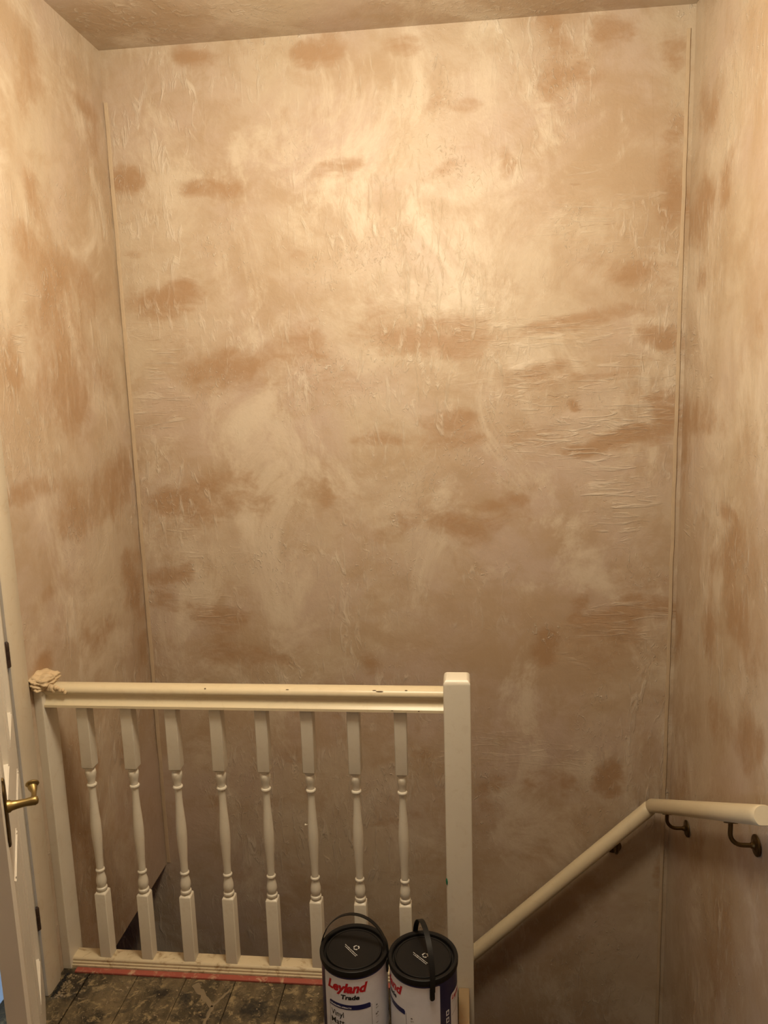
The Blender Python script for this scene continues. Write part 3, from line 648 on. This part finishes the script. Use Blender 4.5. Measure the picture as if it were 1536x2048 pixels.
def make_can(name, loc, rot, tilt, lidrot):
    c = empty(name, loc, rot)
    body = MB().lathe([(0, CR-.003), (.001, CR+.001), (.004, CR+.001), (.006, CR-.0006), (.009, CR), (.205, CR), (.207, CR+.0008), (.214, CR+.0008)], 64).build('body', NAVY, c, 40)
    MB().lathe([(.0004, CR-.002), (.0008, CR+.0018), (.0045, CR+.0018), (.0055, CR-.0002)], 64).build('base_rim', STEEL, c, 40)
    lid = MB().lathe([(-.0180, .0925), (-.0182, .0950), (-.0150, .0957), (-.0040, .0960), (-.0010, .0952), (0, .0935), (-.0002, .0870), (-.0030, .0846), (-.0120, .0838), (-.0125, .0790), (-.0050, .0775),
                      (-.0042, .0765), (-.0046, .0735), (-.0065, .0725), (-.0065, .03), (-.0065, .0005)], 72).build('lid', BLACK_LID, c, 28)
    lid.location = (0, 0, CH); lid.rotation_euler = (0, 0, lidrot-rot)
    # printed mark on the lid: three chasing arrows over two rows of tiny print
    mk = MB(); z = -.0062
    for k in range(3):
        A0 = 2*pi*k/3+.2; Rm = .0074; pts = []
        a0, a1 = A0, A0+1.25
        for t in range(5):
            a = a0+(a1-a0)*t/4; pts.append((Rm+.0013, a))
        ring_o = [((Rm+.0014)*cos(a0+(a1-a0)*t/4), (Rm+.0014)*sin(a0+(a1-a0)*t/4), z) for t in range(5)]
        ring_i = [((Rm-.0014)*cos(a0+(a1-a0)*t/4), (Rm-.0014)*sin(a0+(a1-a0)*t/4), z) for t in range(5)]
        mk.add(ring_o+ring_i, [(t, t+1, 6+t, 5+t) for t in range(4)])
        hd_ = [((Rm+.0030)*cos(a1), (Rm+.0030)*sin(a1), z), ((Rm-.0030)*cos(a1), (Rm-.0030)*sin(a1), z), (Rm*cos(a1+.55), Rm*sin(a1+.55), z)]
        mk.add(hd_, [(0, 1, 2)])
    mk.v = [(x+.001, y+.0075, z_) for x, y, z_ in mk.v]
    rng = random.Random(3)
    for row, (x0, x1) in enumerate(((-.030, .027), (-.024, .024))):
        x = x0
        while x < x1:
            w_ = rng.uniform(.0016, .0034); h_ = rng.uniform(.0014, .0022); yy = -.0095-.0048*row
            mk.add([(x, yy, z), (x+w_, yy, z), (x+w_, yy+h_, z), (x, yy+h_, z)], [(0, 1, 2, 3)]); x += w_+rng.choice((.0007, .0007, .0016))
    mk.build('recycling_mark', LIDMARK, lid)
    # front label
    r1, r2, r3 = CR+.0004, CR+.0008, CR+.0012
    lab = panel_poly(MB(), -62, 86, .008, .2055, r1, .002).build('front_label', WHITE_LABEL, c, 179)
    text_on_can(MB(), 'Leyland', -53, 21, .166, .026, r2+.0002, .28, .046, .0, .002).build('lettering', REDINK, lab)
    text_on_can(MB(), 'Trade', -26, 6, .1445, .0125, r2, .14, .045, 0, .001).build('lettering', BLACKINK, lab)
    b = MB(); panel_poly(b, -50, 25, .113, .128, r2, .004); b.build('label_band', NAVY, lab, 179)
    b = MB(); rng = random.Random(8); a = -48
    while a < -8:
        w_ = rng.uniform(1.2, 2.2); shell(b, a, a+w_, .1168, .1208+rng.uniform(-.0006, .0012), r3, 2); a += w_+rng.choice((.5, .5, 1.3))
    b.build('band_print', WHITE_LABEL, lab)
    text_on_can(MB(), 'Vinyl', -47, -22, .086, .0165, r2, 0, .012).build('lettering', BLACKINK, lab)
    text_on_can(MB(), 'Matt', -47, -21, .062, .0165, r2, 0, .012).build('lettering', BLACKINK, lab)
    b = MB(); shell(b, 26.5, 27.2, .03, .121, r2, 1, 6); shell(b, -50.4, -49.7, .03, .115, r2, 1, 6); shell(b, -50, 26.5, .030, .0306, r2); shell(b, -47, -12, .0555, .0562, r2)
    for (aa, zz, ww, hh) in ((37, .107, 3, .004), (38, .1005, 6, .0012), (36.5, .0985, 3, .001), (36, .079, 3.5, .005), (39, .0825, 2.4, .004), (38, .0725, 6.5, .001), (37, .055, 6, .001), (37, .0535, 3, .001)):
        shell(b, aa-ww/2, aa+ww/2, zz, zz+hh, r2, 2)
    b.build('label_lines', GREYINK, lab)
    wrap_poly(MB(), [(50, .0085), (86, .0085), (86, .062), (78, .050), (68, .034), (58, .019)], r2).build('label_corner', NAVY, lab)
    # side label with its own panel and three small symbols
    lab2 = panel_poly(MB(), 109, 262, .012, .157, r1, .009).build('side_label', WHITE_LABEL, c, 179)
    text_on_can(MB(), 'Leyland', 112, 150, .139, .0115, r2, .28, .03).build('lettering', REDINK, lab2)
    b = MB(); shell(b, 112, 258, .132, .1327, r2)
    vsx = [(112+k*2.2, .092+.00095*k*1.2) for k in range(14)]
    for (p, q) in zip(vsx[:-1], vsx[1:]):
        wrap_poly(b, [(p[0], p[1]), (q[0], q[1]), (q[0], q[1]+.0012), (p[0], p[1]+.0012)], r2)
    b.build('label_lines', GREYINK, lab2)
    for k in range(3):
        s_ = shell(MB(), 97.5, 104.5, .103-.022*k, .119-.022*k, r1, 3).build('label_symbol', WHITE_LABEL, c, 179)
        wrap_poly(MB(), [(99.5, .107-.022*k), (102.5, .107-.022*k), (102.8, .113-.022*k), (101, .1165-.022*k), (99.2, .112-.022*k)], r2).build('symbol_print', NAVY, s_)
    # strap handle on two pivots
    PV = 72; zp = .196; hh = .118; R_ = .0985
    hnd = empty('handle', (0, 0, zp), radians(PV-90)); hnd.parent = c; hnd['label'] = 'black plastic strap handle'
    ct, stt = cos(tilt), sin(tilt)
    pts = []; wid = []
    N = 40
    for k in range(N+1):
        t = pi*k/N; x = R_*cos(t); h = hh*sin(t)**.9
        pts.append(Vector((x, h*stt, h*ct)))
    b = MB(); vs = []; fs = []
    side_ = Vector((0, ct, -stt))
    for i, p in enumerate(pts):
        tg = (pts[min(i+1, N)]-pts[max(i-1, 0)]).normalized(); nn = side_.cross(tg).normalized(); hw = .0072
        for (sa, sb) in ((-1, -1), (1, -1), (1, 1), (-1, 1)):
            vs.append(p+side_*(hw*sa)+nn*(.0009*sb))
    for i in range(N):
        for k in range(4): fs.append((i*4+k, i*4+(k+1) % 4, i*4+4+(k+1) % 4, i*4+4+k))
    fs += [(0, 1, 2, 3), (N*4+3, N*4+2, N*4+1, N*4)]
    b.add(vs, fs); b.build('strap', BLACK, hnd, 40)
    for sx in (-1, 1):
        q = []
        for k in range(9):
            a = pi*k/8; q.append((.0066*cos(a), -.020-.0066*sin(a)))
        q += [(-.0066, .006), (.0066, .006)]
        n = len(q); vs = [(sx*(CR+.0016), y, z_) for y, z_ in q] + [(sx*(CR+.0050), y, z_) for y, z_ in q]
        MB().add(vs, [(i, (i+1) % n, n+(i+1) % n, n+i) for i in range(n)] + [tuple(range(n-1, -1, -1)), tuple(range(n, 2*n))]).build('pivot_tab', BLACK, hnd)
    return c
c1 = make_can('paint_can', (-.1330, -.1640, .0004), radians(9.6), radians(13), radians(-46))
tag(c1, 'black-lidded paint can showing its full red and black lettering, handle leaning back', 'paint can', 'paint cans on the landing')
c2 = make_can('paint_can', (.0608, -.1810, .0004), radians(-54.8), radians(3), radians(-43))
tag(c2, 'black-lidded paint can turned to its navy stripe, beside the newel post', 'paint can', 'paint cans on the landing')

# ------------------------------------------------------------------ plaster dropped on the boards
rng = random.Random(21); b = MB()
def crumb(x, y, r, zs=.6):
    n = 6; vs = []; ph = rng.uniform(0, 6)
    for lev, k in ((0, 1.0), (.55, .85), (1.0, .35)):
        for i in range(n):
            a = ph+2*pi*i/n; q = r*k*rng.uniform(.7, 1.2); vs.append((x+q*cos(a), y+q*sin(a), .0002+lev*r*zs))
    b.add(vs, [(j*n+i, j*n+(i+1) % n, (j+1)*n+(i+1) % n, (j+1)*n+i) for j in range(2) for i in range(n)] + [tuple(range(2*n, 3*n)), tuple(range(n-1, -1, -1))])
for k in range(260):
    x = rng.uniform(XL+.04, -.25); y = -.058-abs(rng.gauss(0, .13))
    crumb(x, y, rng.uniform(.001, .0034), rng.uniform(.25, .6))
for k in range(60):
    crumb(XL+.034+abs(rng.gauss(0, .012)), rng.uniform(-.15, -.058), rng.uniform(.002, .0055), rng.uniform(.4, .9))
cr = b.build('plaster_crumbs', DRYPLASTER, None, 179)
tag(cr, 'crumbs of dried plaster scattered over the floorboards', 'debris', kind='stuff')
b = MB(); rng = random.Random(4)
for k in range(46):
    crumb(XL+.021+abs(rng.gauss(0, .004)), -.145+.092*k/45, rng.uniform(.002, .0050), rng.uniform(.3, .8))
tag(b.build('dirt_crumbs', plain('black_dirt', (0.010, 0.008, 0.006), 0.9), None, 179), 'black dirt along the foot of the door frame', 'debris', kind='stuff')
def splash(paths):
    b = MB(); rng = random.Random(9)
    for pts, w0, w1 in paths:
        n = len(pts); V = []
        for i, (x, y) in enumerate(pts):
            q = w0+(w1-w0)*i/(n-1); q *= rng.uniform(.75, 1.25)
            dx = pts[min(i+1, n-1)][0]-pts[max(i-1, 0)][0]; dy = pts[min(i+1, n-1)][1]-pts[max(i-1, 0)][1]; L = sqrt(dx*dx+dy*dy)
            nx, ny = -dy/L, dx/L
            V += [(x+nx*q, y+ny*q, .0003), (x+nx*q*.5, y+ny*q*.5, .0020), (x-nx*q*.5, y-ny*q*.5, .0020), (x-nx*q, y-ny*q, .0003)]
        b.add(V, [(i*4+k, i*4+k+1, i*4+5+k, i*4+4+k) for i in range(n-1) for k in range(3)])
    return b
def seg(p, q, n=9):
    return [(p[0]+(q[0]-p[0])*i/n+.002*sin(i*2.1), p[1]+(q[1]-p[1])*i/n+.002*cos(i*1.7)) for i in range(n+1)]
sp = splash([(seg((-.640, -.072), (-.562, -.150)), .012, .006), (seg((-.528, -.085), (-.562, -.150)), .003, .005), (seg((-.562, -.150), (-.566, -.24)), .006, .004)]).build('plaster_splash', DRYPLASTER, None, 179)
tag(sp, 'forked splash of dried plaster on the floorboards', 'splash')

# ------------------------------------------------------------------ ceiling pendant over the landing
pl = empty('pendant_lamp', (LAMP[0], LAMP[1], ZC)); tag(pl, 'pendant lamp hanging from the landing ceiling', 'lamp')
MB().lathe([(0, .045), (-.012, .045), (-.022, .030), (-.026, .008)], 32).build('ceiling_rose', MATTWHITE, pl, 40)
MB().tube([(0, 0, -.02), (0, 0, -.30)], .0035, 10).build('cord', MATTWHITE, pl, 60)
MB().lathe([(-.29, .008), (-.30, .018), (-.332, .019), (-.336, .012)], 24).build('lamp_holder', MATTWHITE, pl, 40)
L = bpy.data.lights.new('pendant_light_offscreen', 'POINT'); L.energy = LAMP_W; L.color = LAMP_C; L.shadow_soft_size = LAMP_R
lo = bpy.data.objects.new('pendant_light_offscreen', L); COL.objects.link(lo); lo.location = (0, 0, LAMP[2]-ZC); lo.parent = pl
